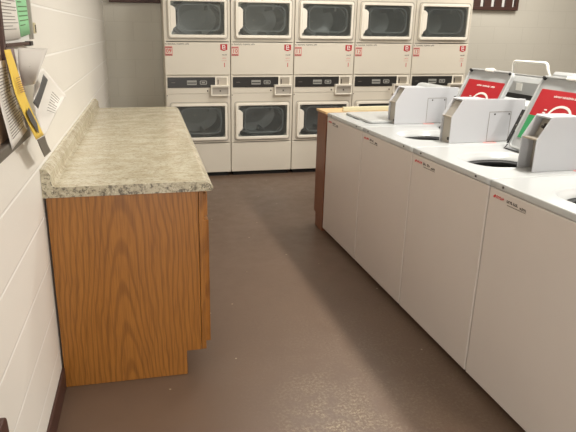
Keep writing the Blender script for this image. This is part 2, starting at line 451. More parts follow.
# ------------------------------------------------------------ dryers
YD, XD, DW = 5.842, 0.1891, 0.6830
fd = lambda a, b_, d: (a, -d, b_)              # front plane, d outwards
def dryer_door(t, z0, z1, zseam):
    """door frame outer 0.061..0.687 wide"""
    a0, a1 = 0.052, 0.640
    g = bmesh.new()
    ring(g, rrect(a0-0.016, a1+0.016, z0-0.016, z1+0.016, 0.03), rrect(a0-0.009, a1+0.009, z0-0.009, z1+0.009, 0.026), 0.0, 0.003, fd)
    obj('door_gasket', g, M['greysteel'], t)
    d = bmesh.new()
    ring(d, rrect(a0, a1, z0, z1, 0.028), rrect(a0+0.026, a1-0.022, z0+0.030, z1-0.026, 0.006), 0.002, 0.026, fd)
    door = obj('door', d, M['door_white'], t, 0.004)
    # scooped handle on the left edge of the pane
    zc = (z0+z1)/2 + 0.004
    h = bmesh.new()
    hh = (z1-z0)*0.30
    prism(h, [(a0+0.02, zc-hh-0.025), (a0+0.036, zc-hh-0.018), (a0+0.044, zc-hh+0.008), (a0+0.068, zc-hh+0.026), (a0+0.074, zc-hh+0.044),
              (a0+0.074, zc+hh-0.034), (a0+0.068, zc+hh-0.018), (a0+0.044, zc+hh), (a0+0.02, zc+hh+0.004)], 0.008, 0.030, fd)
    obj('handle', h, M['door_white'], door, 0.003)
    hs = bmesh.new()
    prism(hs, [(a0+0.074, zc-hh+0.04), (a0+0.086, zc-hh+0.05), (a0+0.086, zc+hh-0.045), (a0+0.074, zc+hh-0.03)], 0.006, 0.016, fd)
    obj('handle_recess', hs, M['black'], door)
    gl_ = bmesh.new()
    prism(gl_, rrect(a0+0.024, a1-0.020, z0+0.028, z1-0.024, 0.006), 0.008, 0.012, fd)
    obj('glass', gl_, M['glass'], door)
    # inner bowl edge of the glass
    ib = bmesh.new()
    ring(ib, rrect(a0+0.10, a1-0.06, z0+0.065, z1-0.05, 0.07), rrect(a0+0.108, a1-0.068, z0+0.078, z1-0.058, 0.064), -0.03, 0.004, fd)
    obj('inner_glass_rim', ib, M['glassrim'], door, 0.002)
    for za in (z1-0.10, z0+0.04): bx('hinge', M['steel'], door, a1+0.002, a1+0.012, -0.014, -0.003, za, za+0.06)
    # drum
    dr = bmesh.new(); n = 36; cx, cz, r = DW/2, (z0+z1)/2, 0.215
    R0 = []
    for (rr_, yy) in ((r*0.93, 0.05), (r, 0.06), (r, 0.50), (r*0.55, 0.52), (0.01, 0.52)):
        R0.append([dr.verts.new((cx+rr_*1.18*math.cos(2*PI*k/n), yy, cz+rr_*math.sin(2*PI*k/n)*0.86)) for k in range(n)])
    for A, B in zip(R0, R0[1:]):
        for k in range(n): dr.faces.new((A[k], A[(k+1) % n], B[(k+1) % n], B[k]))
    for a in (0.9, 2.9, 5.0):
        ca, sa = math.cos(a)*1.18, math.sin(a)*0.86
        box(dr, cx+ca*r*0.80-0.01, cx+ca*r*0.80+0.01, 0.08, 0.48, cz+sa*r*0.80-0.02, cz+sa*r*0.80+0.02)
    obj('drum', dr, M['drum'], t, smooth=False)

def make_dryer(rng):
    t = thing('stacked_dryer', '', 'dryer', (0, 0, 0), 0, 'stacked tumble dryers along the back wall')
    W0, W1 = 0.0035, DW-0.0035
    b = bmesh.new(); D = 0.655
    box(b, W0, W0+0.02, 0.004, D, 0.05, 1.985); box(b, W1-0.02, W1, 0.004, D, 0.05, 1.985)
    box(b, W0+0.02, W1-0.02, D-0.02, D, 0.05, 1.985); box(b, W0+0.02, W1-0.02, 0.02, D-0.02, 1.96, 1.985)
    box(b, W0+0.02, W1-0.02, 0.02, D-0.02, 0.05, 0.37); box(b, W0+0.02, W1-0.02, 0.02, D-0.02, 0.905, 1.40)
    obj('body', b, M['dryer'], t, 0.003)
    k = bmesh.new(); box(k, 0.03, DW-0.03, 0.03, D-0.03, 0.0, 0.05)
    obj('toe_base', k, M['dark'], t)
    b = bmesh.new(); box(b, W0+0.001, W1-0.001, 0.0, 0.02, 0.045, 0.3695); obj('lower_panel', b, M['dryer'], t, 0.004)
    for nm, z0, z1, d0, d1 in (('lower_front', 0.3790, 0.902, 0.409, 0.800), ('upper_front', 1.4350, 1.985, 1.470, 1.846)):
        b = bmesh.new()
        ring(b, rrect(W0+0.001, W1-0.001, z0, z1, 0.004), rrect(0.09, 0.615, d0+0.03, d1-0.03, 0.05), -0.02, 0.0, fd)
        obj(nm, b, M['dryer'], t, 0.002)
    dryer_door(t, 0.409, 0.800, 0)
    dryer_door(t, 1.470, 1.846, 0)
    b = bmesh.new(); box(b, W0+0.001, W1-0.001, 0.001, 0.02, 0.904, 1.0880); cp = obj('control_panel', b, M['dryer'], t, 0.003)
    b = bmesh.new(); prism(b, rrect(0.022, 0.516, 0.966, 1.074, 0.004), 0, 0.004, fd); ov = obj('control_overlay', b, M['panelblack'], cp)
    b = bmesh.new()
    ring(b, rrect(0.222, 0.322, 0.995, 1.042, 0.003), rrect(0.226, 0.318, 1.010, 1.020, 0.002), 0.004, 0.006, fd)
    obj('display', b, M['displaygrey'], cp)
    b = bmesh.new(); prism(b, rrect(0.060, 0.10, 1.018, 1.022, 0.001), 0.004, 0.005, fd); obj('indicator', b, M['greyink'], cp)
    b = bmesh.new(); ring(b, rrect(0.355, 0.430, 0.998, 1.040, 0.012), rrect(0.364, 0.421, 1.006, 1.032, 0.006), 0.004, 0.007, fd)
    prism(b, rrect(0.375, 0.410, 1.012, 1.026, 0.002), 0.004, 0.006, fd)
    obj('start_button', b, M['displaygrey'], cp)
    b = bmesh.new(); ring(b, rrect(0.518, 0.650, 0.962, 1.078, 0.004), rrect(0.530, 0.640, 0.968, 1.070, 0.004), 0, 0.006, fd)
    box(b, 0.518, 0.530, -0.008, 0, 0.962, 1.082)
    obj('coin_slot_frame', b, M['door_white'], cp)
    b = bmesh.new(); prism(b, rrect(0.530, 0.640, 0.968, 1.070, 0.004), 0, 0.003, fd); cs = obj('coin_slot_plate', b, M['steel'], cp)
    b = bmesh.new(); prism(b, rrect(0.544, 0.552, 1.0, 1.05, 0.003), 0.003, 0.006, fd); obj('coin_slot', b, M['dark'], cs)
    # coin vault drawer below the slot
    b = bmesh.new()
    ring(b, rrect(0.468, 0.662, 0.884, 0.985, 0.004), rrect(0.480, 0.650, 0.894, 0.972, 0.003), 0.0, 0.05, fd)
    prism(b, rrect(0.468, 0.662, 0.985, 0.993, 0.002), 0.0, 0.055, fd)
    v_ = obj('coin_vault', b, M['door_white'], t, 0.002)
    b = bmesh.new(); prism(b, rrect(0.480, 0.650, 0.894, 0.972, 0.003), 0.0, 0.030, fd); obj('vault_door', b, M['greysteel'], v_)
    b = bmesh.new(); cyl(b, (0.566, -0.030, 0.934), (0, -1, 0), 0.008, 0.006, 14); obj('vault_lock', b, M['ink'], v_)
    for xx, zz, rr2 in ((0.436, 0.932, 0.008), (0.015, 0.886, 0.005), (0.664, 0.886, 0.005)):
        b = bmesh.new(); cyl(b, (xx, 0, zz), (0, -1, 0), rr2, 0.003, 12); obj('screw', b, M['ink'], t)
    b = bmesh.new(); box(b, W0+0.001, W1-0.001, 0.0, 0.02, 1.0970, 1.4260); fp = obj('front_panel', b, M['dryer'], t, 0.004)
    # printed marks on the front panel
    b = bmesh.new(); print_marks(b, 0.010, 1.400, (0.018, 0.08, 0.075, 0.04), 0.016, fd, 0.0012, rng)
    obj('header_print', b, M['ink'], fp, label='dark printed line')
    b = bmesh.new()
    ring(b, rrect(0.008, 0.084, 1.290, 1.384, 0.003), rrect(0.014, 0.078, 1.312, 1.366, 0.002), 0, 0.0012, fd)
    nl = obj('number_label', b, M['pinkink'], fp, label='pale red outlined number label')
    b = bmesh.new(); print_marks(b, 0.012, 1.294, (0.066,), 0.014, lambda a, c, d: fd(a, c, d+0.0012), 0.001, rng)
    print_marks(b, 0.014, 1.369, (0.062,), 0.010, lambda a, c, d: fd(a, c, d+0.0012), 0.001, rng)
    obj('label_print', b, M['ink'], nl)
    b = bmesh.new(); prism(b, [(0.575, 1.408), (0.575, 1.352), (0.611, 1.340), (0.648, 1.352), (0.648, 1.408)], 0, 0.0015, fd)
    bd = obj('service_badge', b, M['red'], fp, label='red shield shaped badge')
    b = bmesh.new()
    f2 = lambda a, c, d: fd(a, c, d+0.0015)
    for q in ([(0.594, 1.358), (0.601, 1.358), (0.601, 1.400), (0.594, 1.400)], [(0.601, 1.393), (0.622, 1.393), (0.622, 1.400), (0.601, 1.400)],
              [(0.601, 1.374), (0.628, 1.374), (0.628, 1.381), (0.601, 1.381)], [(0.601, 1.356), (0.630, 1.356), (0.630, 1.363), (0.601, 1.363)],
              [(0.622, 1.381), (0.628, 1.381), (0.624, 1.395), (0.618, 1.395)]):
        prism(b, q, 0, 0.001, f2)
    obj('badge_mark', b, M['labelwhite'], bd)
    b = bmesh.new(); print_marks(b, 0.592, 1.296, (0.05,), 0.014, fd, 0.0012, rng, 0.8); obj('badge_print', b, M['ink'], fp)
    b = bmesh.new()
    print_marks(b, 0.594, 1.262, (0.045,), 0.012, fd, 0.0012, rng); print_marks(b, 0.586, 1.238, (0.055,), 0.007, fd, 0.0012, rng)
    obj('price_print', b, M['pinkink'], fp)
    return t, fp, nl

rng = random.Random(4)
lab = ['leftmost white stacked dryer numbered 09 beside the shadowed wall corner',
       'white stacked dryer numbered 10, second from the left',
       'white stacked dryer numbered 11, middle one of the five',
       'white stacked dryer numbered 12, second from the right',
       'rightmost white stacked dryer numbered 13 beside the open back wall']
d0, fp0, nl0 = make_dryer(rng)
dry = [d0] + [copy_tree(d0) for _ in range(4)]
for i, t in enumerate(dry):
    t.location = (XD+i*DW, YD, 0); t['label'] = lab[i]
    fp = [c for c in t.children if c.name.startswith('front_panel')][0]
    text('number', ['09', '10', '11', '12', '13'][i], 0.056, M['redink'], fp, lambda a, c, d: fd(a+0.046, c+1.338, d+0.001), 0.0012)
    text('price_figure', '1', 0.062, M['redink'], fp, lambda a, c, d: fd(a+0.617, c+1.196, d+0.001), 0.0012)

# ------------------------------------------------------------ folding counter
YC, YCF = 2.222, 4.615
cab = thing('base_cabinet', 'long oak laminate base cabinet under the speckled counter at the left wall', 'cabinet', (0, 0, 0))
bm = bmesh.new(); box(bm, -0.409, 0.187, YC+0.020, YCF-0.004, 0.125, 0.884); box(bm, -0.409, 0.120, YC+0.020, YCF-0.004, 0, 0.125)
obj('body', bm, M['oak_y'], cab)
fe = lambda a, b_, d: (a, YC+0.018-d, b_)
for yy, nm in ((YC+0.018, 'end_panel'), (YCF-0.002, 'end_panel')):
    bm = bmesh.new()
    prism(bm, [(-0.419, 0.001), (0.122, 0.001), (0.122, 0.124), (0.189, 0.124), (0.189, 0.8865), (-0.419, 0.8865)], 0, 0.016 if yy < 3 else -0.016, lambda a, b_, d: (a, yy-d, b_))
    obj(nm, bm, M['oak'], cab, 0.0015)
bm = bmesh.new(); box(bm, 0.1915, 0.2125, YC+0.004, YCF-0.004, 0.124, 0.8865)
obj('face_frame', bm, M['oak_y'], cab, 0.0015)
n = 4; L = (YCF-YC-0.04)/n
for k in range(n):
    y0 = YC+0.018+k*L
    bm = bmesh.new(); box(bm, 0.213, 0.231, y0+0.012, y0+L-0.012, 0.150, 0.745)
    box(bm, 0.231, 0.235, y0+0.012, y0+0.07, 0.150, 0.745); box(bm, 0.231, 0.235, y0+L-0.07, y0+L-0.012, 0.150, 0.745)
    box(bm, 0.231, 0.235, y0+0.07, y0+L-0.07, 0.150, 0.208); box(bm, 0.231, 0.235, y0+0.07, y0+L-0.07, 0.687, 0.745)
    d = obj('door', bm, M['oak_y'], cab, 0.002)
    bm = bmesh.new(); box(bm, 0.213, 0.231, y0+0.012, y0+L-0.012, 0.765, 0.868); obj('drawer_front', bm, M['oak_y'], cab, 0.003)
bm = bmesh.new(); box(bm, 0.121, 0.124, YC+0.02, YCF-0.02, 0.001, 0.123); obj('toe_kick', bm, M['rubber'], cab)

wt = thing('worktop', 'speckled beige laminate counter top with raised backsplash against the left wall', 'worktop', (0, 0, 0.888))
wt.location = (0, 0, 0)
prof_slab = [(-0.408, 0.888), (0.228, 0.888), (0.246, 0.890), (0.2535, 0.899), (0.251, 0.909), (0.228, 0.928), (0.219, 0.931), (-0.378, 0.931), (-0.386, 0.936), (-0.389, 0.945), (-0.391, 0.982), (-0.403, 1.000), (-0.410, 1.006), (-0.4275, 1.006), (-0.4275, 0.888)]
prof_slab = prof_slab[1:]
bm = bmesh.new(); prism(bm, prof_slab, 0, 1, lambda a, b_, d: (a, (YC-0.012) + d*(YCF+0.004-YC+0.012), b_))
# end caps get the darker speckle
o = obj('countertop', bm, [M['stone'], M['stone_edge']], wt, 0)
for p in o.data.polygons:
    if abs(p.normal.y) > 0.9 or (p.normal.z < 0.2 and p.center.x > 0): p.material_index = 1

# ------------------------------------------------------------ washers
WP = 0.6618; Y0 = 2.626; XW = 1.3639; RZ = 0.0291
HT = 0.955
def make_washer(kind, rng, lean=0.14, lidv=(0.128, 0.556)):
    t = thing('washer', '', 'washing machine', (0, 0, 0), 0, 'white coin washers in the row')
    V0, V1 = 0.003, WP-0.003
    D = 0.70
    b = bmesh.new(); box(b, 0.022, D, V0+0.002, V1-0.002, 0.035, 0.66)
    box(b, 0.022, 0.06, V0+0.002, V1-0.002, 0.66, 0.928); box(b, D-0.03, D, V0+0.002, V1-0.002, 0.66, 0.928)
    box(b, 0.06, D-0.03, V0+0.002, V0+0.03, 0.66, 0.928); box(b, 0.06, D-0.03, V1-0.03, V1-0.002, 0.66, 0.928)
    obj('body', b, M['washer'], t, 0.003)
    b = bmesh.new(); box(b, 0.0, 0.020, V0, V1, 0.033, 0.926); fp = obj('front_panel', b, M['washer'], t, 0.006, 3)
    for (u, v) in ((0.07, 0.06), (0.07, WP-0.06), (0.64, 0.06), (0.64, WP-0.06)):
        b = bmesh.new(); cyl(b, (u, v, 0.0), (0, 0, 1), 0.022, 0.012, 16); cyl(b, (u, v, 0.012), (0, 0, 1), 0.008, 0.028, 10)
        obj('foot', b, M['rubber'], t)
    # top panel with the oval opening
    cu, cv, ru, rv = 0.275, 0.318, 0.185, 0.158
    u0, u1, v0, v1 = 0.0, D, V0, V1
    angs = sorted(set([2*PI*k/48 for k in range(48)] + [math.atan2(y-cv, x-cu) % (2*PI) for x in (u0, u1) for y in (v0, v1)]))
    def edge(a):
        c, s = math.cos(a), math.sin(a); tt = []
        if c > 1e-9: tt.append((u1-cu)/c)
        if c < -1e-9: tt.append((u0-cu)/c)
        if s > 1e-9: tt.append((v1-cv)/s)
        if s < -1e-9: tt.append((v0-cv)/s)
        q = min(tt); return (cu+c*q, cv+s*q)
    def sup(a, k):
        c, s = math.cos(a), math.sin(a); e = 0.8
        return (cu+ru*k*math.copysign(abs(c)**e, c), cv+rv*k*math.copysign(abs(s)**e, s))
    b = bmesh.new(); rings = []
    rings.append([(*edge(a), 0.929) for a in angs])
    rings.append([(*edge(a), HT-0.004) for a in angs])
    def shrink(p, q): return (p[0]+(cu-p[0])*q, p[1]+(cv-p[1])*q)
    rings.append([(*shrink(edge(a), 0.014), HT) for a in angs])
    rings.append([(*sup(a, 1.10), HT) for a in angs])
    rings.append([(*sup(a, 1.06), HT+0.003) for a in angs])
    rings.append([(*sup(a, 1.00), HT-0.004) for a in angs])
    rings.append([(*sup(a, 0.95), HT-0.014) for a in angs])
    rings.append([(*sup(a, 0.88), HT-0.018) for a in angs])
    rings.append([(*sup(a, 0.84), HT-0.032) for a in angs])
    R = [[b.verts.new(p) for p in rg] for rg in rings]
    n = len(angs)
    for A, B in zip(R, R[1:]):
        for k in range(n): b.faces.new((A[k], A[(k+1) % n], B[(k+1) % n], B[k]))
    tp = obj('top_panel', b, M['washer_top'], t)
    for p in tp.data.polygons: p.use_smooth = p.center.z > HT-0.03 and abs(p.normal.z) < 0.99
    b = bmesh.new()
    for k_, (kk, z) in enumerate(((0.90, HT-0.032), (0.74, HT-0.040), (0.74, HT-0.052), (0.80, HT-0.08), (0.80, 0.70), (0.05, 0.69))):
        rg = [b.verts.new((*sup(a, kk), z)) for a in angs]
        if k_:
            for k in range(n): b.faces.new((prev[k], prev[(k+1) % n], rg[(k+1) % n], rg[k]))
        prev = rg
    obj('tub', b, M['tub'], t)
    b = bmesh.new(); cyl(b, (cu, cv, 0.70), (0, 0, 1), 0.05, 0.17, 18, 0.03); obj('agitator', b, M['black'], t)
    for v in (0.10, 0.575):
        b = bmesh.new(); cyl(b, (0.0, v, 0.942), (-1, 0, 0), 0.005, 0.003, 10); obj('screw', b, M['ink'], t)
    # model label on the front panel, upper far corner
    fl = lambda a, c, d: (-d, V1-0.030-a, c)
    b = bmesh.new(); print_marks(b, 0.020, 0.888, (0.052,), 0.015, fl, 0.0012, rng, 0.9); 
    prism(b, [(0.0, 0.892), (0.010, 0.902), (0.018, 0.897), (0.012, 0.890), (0.004, 0.886)], 0, 0.0012, fl)
    obj('maker_print', b, M['redink'], fp, label='red printed maker mark')
    b = bmesh.new(); print_marks(b, 0.086, 0.888, (0.030, 0.022), 0.014, fl, 0.0012, rng, 0.9); print_marks(b, 0.164, 0.884, (0.034,), 0.010, fl, 0.0012, rng)
    obj('model_print', b, M['ink'], fp)
    b = bmesh.new(); print_marks(b, 0.09, 0.877, (0.11,), 0.004, fl, 0.001, rng)
    obj('model_small_print', b, M['greyink'], fp)
    # coin box at the right hand side of the top
    c0, c1, c2, cz = 0.064, 0.166, 0.104, 1.197
    prof = [(0.250, HT), (0.250, 1.098), (0.312, cz), (0.700, cz-0.006), (0.700, HT)]
    b = bmesh.new(); fs = lambda a, c, d: (a, d, c)
    prism(b, prof, c0, c0+0.006, fs)                                            # side sheets
    prism(b, [(0.250, HT), (0.250, 1.098), (0.312, cz), (0.465, cz-0.002), (0.465, HT)], c1-0.006, c1, fs)
    box(b, 0.310, 0.465, c0+0.006, c1-0.006, cz-0.012, cz-0.003)                # top
    box(b, 0.455, 0.465, c2, c1-0.006, HT, cz-0.012)
    box(b, 0.465, 0.70, c0+0.006, c2, HT, cz-0.008)
    cb = obj('coin_box', b, M['box'], t, 0.003)
    b = bmesh.new(); prism(b, [(0.312, HT), (0.312, 1.098), (0.346, cz-0.016), (0.45, cz-0.016), (0.45, HT)] if kind == 'open' else
                           [(0.262, HT), (0.262, 1.096), (0.320, cz-0.016), (0.45, cz-0.016), (0.45, HT)], c0+0.008, c1-0.008, fs)
    ci = obj('coin_mechanism', b, M['greysteel'], cb)
    b = bmesh.new(); box(b, 0.252, 0.30, c0+0.008, c1-0.008, 1.094, 1.101); obj('divider', b, M['steel'], cb)
    if kind == 'open':
        b = bmesh.new(); cyl(b, (0.312, 0.095, 0.985), (-1, 0, 0), 0.010, 0.018, 12); box(b, 0.30, 0.312, 0.108, 0.122, 0.98, 1.06)
        cyl(b, (0.322, 0.100, 1.14), (-1, 0, 0.4), 0.006, 0.03, 10); box(b, 0.30, 0.33, 0.09, 0.096, 1.11, 1.165)
        obj('coin_chute', b, M['ink'], cb)
    else:
        b = bmesh.new(); cyl(b, (0.262, 0.09, 0.978), (-1, 0, 0), 0.009, 0.006, 12); obj('lock', b, M['ink'], cb)
    b = bmesh.new(); fa = lambda a, c, d: (a, c0-d, c)
    ring(b, rrect(0.480, 0.618, HT+0.003, 1.124, 0.002), rrect(0.4825, 0.6155, HT+0.005, 1.1215, 0.001), 0, 0.0008, fa)
    ap = obj('access_panel', b, M['greyink'], cb)
    for xx in (0.515, 0.605):
        b = bmesh.new(); cyl(b, (xx, c0, 1.110), (0, -1, 0), 0.0045, 0.002, 10); obj('panel_screw', b, M['ink'], ap)
    b = bmesh.new(); ring(b, rrect(0.455, 0.53, 0.03, 0.062, 0.012), rrect(0.462, 0.522, 0.036, 0.056, 0.008), 0, 0.001, lambda a, c, d: (a, c, HT+d))
    obj('caution_print', b, M['pinkink'], t)
    # console across the back
    b = bmesh.new(); fs = lambda a, c, d: (a, d, c)
    prism(b, [(0.702, 0.70), (0.702, 1.12), (0.712, 1.150), (0.730, 1.168), (0.750, 1.172), (0.780, 1.172), (0.80, 1.16), (0.806, 1.13), (0.806, 0.70)], V0+0.002, V1-0.002, fs)
    cn = obj('console', b, M['washer_top'], t, 0.004)
    b = bmesh.new(); box(b, 0.6995, 0.7025, V0+0.02, V1-0.02, 1.06, 1.11); obj('console_strip', b, M['panelblack'], cn)
    # lid
    q0, q1 = lidv
    Lh = 0.396
    hu, hz = 0.492, 0.962
    if kind == 'closed':
        f = lambda q, pp, d: (hu-pp, q, HT+0.018-d)
    else:
        th = math.atan2(lean, 0.372)
        c_, s_ = math.cos(th), math.sin(th)
        # pp up along the lid, d towards the aisle (underside)
        f = lambda q, pp, d: (hu + pp*s_ - d*c_, q, hz + pp*c_ + d*s_)
    b = bmesh.new()
    prism(b, rrect(q0, q1, 0.0, Lh, 0.028), 0.0, 0.016, f)
    lid = obj('lid', b, M['lidgrey'] if kind != 'closed' else M['washer_top'], t, 0.004)
    if kind != 'closed':
        b = bmesh.new()
        ring(b, rrect(q0, q1, 0.0, Lh, 0.028), rrect(q0+0.010, q1-0.010, 0.010, Lh-0.010, 0.022), 0.016, 0.026, f)
        obj('lid_rim', b, M['washer_top'], lid, 0.002)
        qa, qb = q0+0.034, q1-0.030
        b = bmesh.new(); prism(b, rrect(qa, qb, Lh-0.208, Lh-0.068, 0.004), 0.016, 0.0175, f)
        rl = obj('instruction_label', b, M['red'], lid, label='red instruction label')
        b = bmesh.new(); prism(b, rrect(qa, qb, Lh-0.335, Lh-0.209, 0.004), 0.016, 0.0172, f)
        ll = obj('lower_label', b, M['labelwhite'], lid)
        b = bmesh.new(); prism(b, rrect(qb-0.045, qb, Lh-0.335, Lh-0.209, 0.002), 0.0172, 0.0182, f)
        prism(b, rrect(qb-0.13, qb-0.045, Lh-0.229, Lh-0.209, 0.001), 0.0172, 0.0182, f)
        obj('green_border', b, M['green'], ll, label='green border band')
        g = lambda a, c, d: f(qb-a, Lh-0.068-c, 0.0175+d)
        b = bmesh.new(); print_marks(b, 0.105, 0.040, (0.05, 0.07, 0.04), 0.010, lambda a, c, d: f(qb-a, Lh-0.068-0.075+c, 0.0175+d), 0.001, rng, 0.9)
        obj('label_lettering', b, M['labelwhite'], rl)
        b = bmesh.new()
        pts = [(0.120 + 0.075*(1-math.cos(a)), 0.160 - 0.085*math.sin(a)**0.7) for a in [k*PI/12 for k in range(13)]]
        for (a0, b0), (a1, b1) in zip(pts, pts[1:]):
            dx, dy = a1-a0, b1-b0; l = math.hypot(dx, dy); nx, ny = -dy/l*0.006, dx/l*0.006
            prism(b, [(a0-nx, min(b0-ny, .138)), (a1-nx, min(b1-ny, .138)), (a1+nx, min(b1+ny, .138)), (a0+nx, min(b0+ny, .138))], 0, 0.001, g)
        for a_, b_ in ((0.085, 0.10), (0.082, 0.115), (0.080, 0.135), (0.295, 0.10), (0.298, 0.115), (0.30, 0.135)):
            prism(b, rrect(a_, a_+0.018, b_, b_+0.006, 0), 0, 0.001, g)
        prism(b, rrect(0.18, 0.21, 0.112, 0.120, 0.002), 0, 0.001, g)
        obj('arch_symbol', b, M['labelwhite'], rl, label='white arch symbol')
        for q in (q0+0.018, q1-0.018):
            b = bmesh.new(); pc = Vector(f(q, Lh-0.014, 0.018)); nrm = Vector(f(q, Lh-0.014, 0.03))-pc
            cyl(b, pc, nrm, 0.010, 0.016, 12, 0.007); obj('rubber_bumper', b, M['rubber'], lid)
        b = bmesh.new(); prism(b, rrect(q1+0.004, q1+0.034, 0.028, 0.205, 0.003), 0.006, 0.018, f)
        gs = obj('side_strip', b, M['black'], lid, label='black side strip')
        for pz in (0.07, 0.12, 0.17):
            b = bmesh.new(); pc = Vector(f(q1+0.019, pz, 0.018)); cyl(b, pc, Vector(f(q1+0.019, pz, 0.03))-pc, 0.004, 0.0015, 8); obj('strip_screw', b, M['greyink'], gs)
        b = bmesh.new(); qc = (q0+q1)/2
        box(b, qc-0.03, qc+0.05, Lh-0.012, Lh+0.006, 0.010, 0.030, lambda q, pp, d: f(q, pp, d)); box(b, qc-0.01, qc+0.03, Lh, Lh+0.012, 0.008, 0.022, lambda q, pp, d: f(q, pp, d))
        obj('lid_latch', b, M['white_tube'], lid, 0.003)
        b = bmesh.new()
        tube(b, [f(q1-0.004, 0.085, 0.032), f(q1-0.004, 0.015, 0.034)], 0.005, 8)
        tube(b, [f(q1-0.004, 0.010, 0.030), (hu-0.035, q1+0.004, HT+0.006), (hu-0.030, q1-0.06, HT+0.006), (hu-0.028, q0, HT+0.006)], 0.003, 8)
        obj('hinge_arm', b, M['rubber'], lid)
    return t
rngw = random.Random(9)
wd = [  # k (near seam index relative to Y0), kind, lean, lid v
    ('closed', 1, 0.14, (0.112, 0.556), 'far end white coin washer, lid closed, beside the wooden end cabinet'),
    ('shut', 0, 0.165, (0.105, 0.512), 'white coin washer with raised lid and complete coin box, second from the far end'),
    ('open', -1, 0.160, (0.108, 0.532), 'white coin washer with raised lid showing green border, coin box front missing'),
    ('shut', -2, 0.160, (0.108, 0.532), 'nearest white coin washer, cut off by the right edge of the photo'),
]
for kind, k, lean, lv, lb in wd:
    t = make_washer(kind, rngw, lean, lv)
    y = Y0 + k*WP
    t.location = (XW - (y-Y0)*RZ, y, 0); t.rotation_euler = (0, 0, RZ); t['label'] = lb

# wooden end cabinet beyond the washers
ec = thing('end_cabinet', 'narrow dark wood laminate cabinet closing the far end of the washer row', 'cabinet', (1.322, 3.962, 0), RZ)
fe = lambda a, c, d: (d, a, c)
bm = bmesh.new(); prism(bm, [(0.0, 0.001), (0.160, 0.001), (0.160, 0.115), (0.200, 0.115), (0.200, 0.938), (0.0, 0.938)], 0, 0.018, fe)
obj('end_panel', bm, M['oak_dark'], ec, 0.0015)
bm = bmesh.new(); prism(bm, [(0.0, 0.001), (0.158, 0.001), (0.158, 0.115), (0.196, 0.115), (0.196, 0.938), (0.0, 0.938)], 0.018, 1.40, fe)
obj('body', bm, M['oak_dark'], ec)
for k in range(3):
    bm = bmesh.new(); box(bm, 0.02+k*0.46, 0.46+k*0.46, 0.197, 0.212, 0.14, 0.90); obj('door', bm, M['oak_dark'], ec, 0.003)
et = thing('end_worktop', 'light tan laminate strip top on the wooden end cabinet', 'worktop', (1.322, 3.962, 0), RZ)
bx('top_slab', M['tan_top'], et, -0.004, 1.41, 0.004, 0.222, 0.940, 0.957, 0.002)
bx('raised_edge', M['cream'], et, 0.14, 1.41, 0.015, 0.04, 0.957, 0.990, 0.003, label='cream raised edge strip')

# ------------------------------------------------------------ laundry cart behind the washers
ct = thing('laundry_cart', 'tall white laundry cart with tube handle behind the raised lids', 'cart', (2.34, 3.11, 0), RZ)
bm = bmesh.new()
prof = [(0.0, 0.12), (0.0, 1.245), (0.012, 1.275), (0.035, 1.288), (0.06, 1.288), (0.075, 1.27), (0.075, 1.23), (0.03, 1.20), (0.03, 0.15), (0.50, 0.15), (0.50, 1.20), (0.455, 1.23), (0.455, 1.27), (0.47, 1.288), (0.50, 1.288), (0.53, 1.25), (0.53, 0.12)]
prism(bm, prof, -0.30, 0.30, lambda a, c, d: (a, d, c)); obj('bin', bm, M['washer_top'], ct, 0.003)
for y in (-0.30, 0.285):
    bx('side_wall', M['washer_top'], ct, 0.03, 0.50, y, y+0.015, 0.15, 1.23)
bm = bmesh.new()
hp = [(0.02, 0.155, 1.26), (0.02, 0.160, 1.33)]
for k in range(6): a = k*PI/10; hp.append((0.02, 0.135+0.025*math.cos(a), 1.343+0.025*math.sin(a)))
for k in range(6): a = PI/2+k*PI/10; hp.append((0.02, -0.125+0.03*math.cos(a), 1.340+0.03*math.sin(a)))
hp += [(0.02, -0.195, 1.27)]
tube(bm, hp, 0.009, 10); obj('handle', bm, M['white_tube'], ct, smooth=True)
bx('sticker', M['labelwhite'], ct, -0.003, -0.0005, 0.02, 0.075, 1.19, 1.235)
bx('black_band', M['black'], ct, -0.005, -0.0005, -0.29, 0.29, 1.135, 1.170)
for x in (0.07, 0.46):
    for y in (-0.24, 0.24):
        bm = bmesh.new(); cyl(bm, (x, y-0.015, 0.05), (0, 1, 0), 0.05, 0.03, 20); cyl(bm, (x, y, 0.05), (0, 0, 1), 0.008, 0.07, 8); obj('wheel', bm, M['rubber'], ct)

# ------------------------------------------------------------ notice board and papers on the left wall
nb = thing('notice_board', 'brown framed notice board with dark grey bottom rail on the left wall', 'notice board')
bm = bmesh.new(); box(bm, XL+0.0005, XL+0.010, 0.9, 1.79, 1.215, 2.0); obj('board', bm, M['cork'], nb)
bm = bmesh.new(); box(bm, XL+0.0005, XL+0.020, 1.790, 1.824, 1.215, 2.0); box(bm, XL+0.0005, XL+0.028, 0.86, 0.90, 1.215, 2.0); box(bm, XL+0.0005, XL+0.028, 0.86, 1.824, 2.0, 2.04)
obj('frame', bm, M['brownframe'], nb, 0.003)
bm = bmesh.new(); box(bm, XL+0.0005, XL+0.032, 0.86, 1.965, 1.182, 1.214); obj('bottom_rail', bm, M['rail'], nb, 0.004)

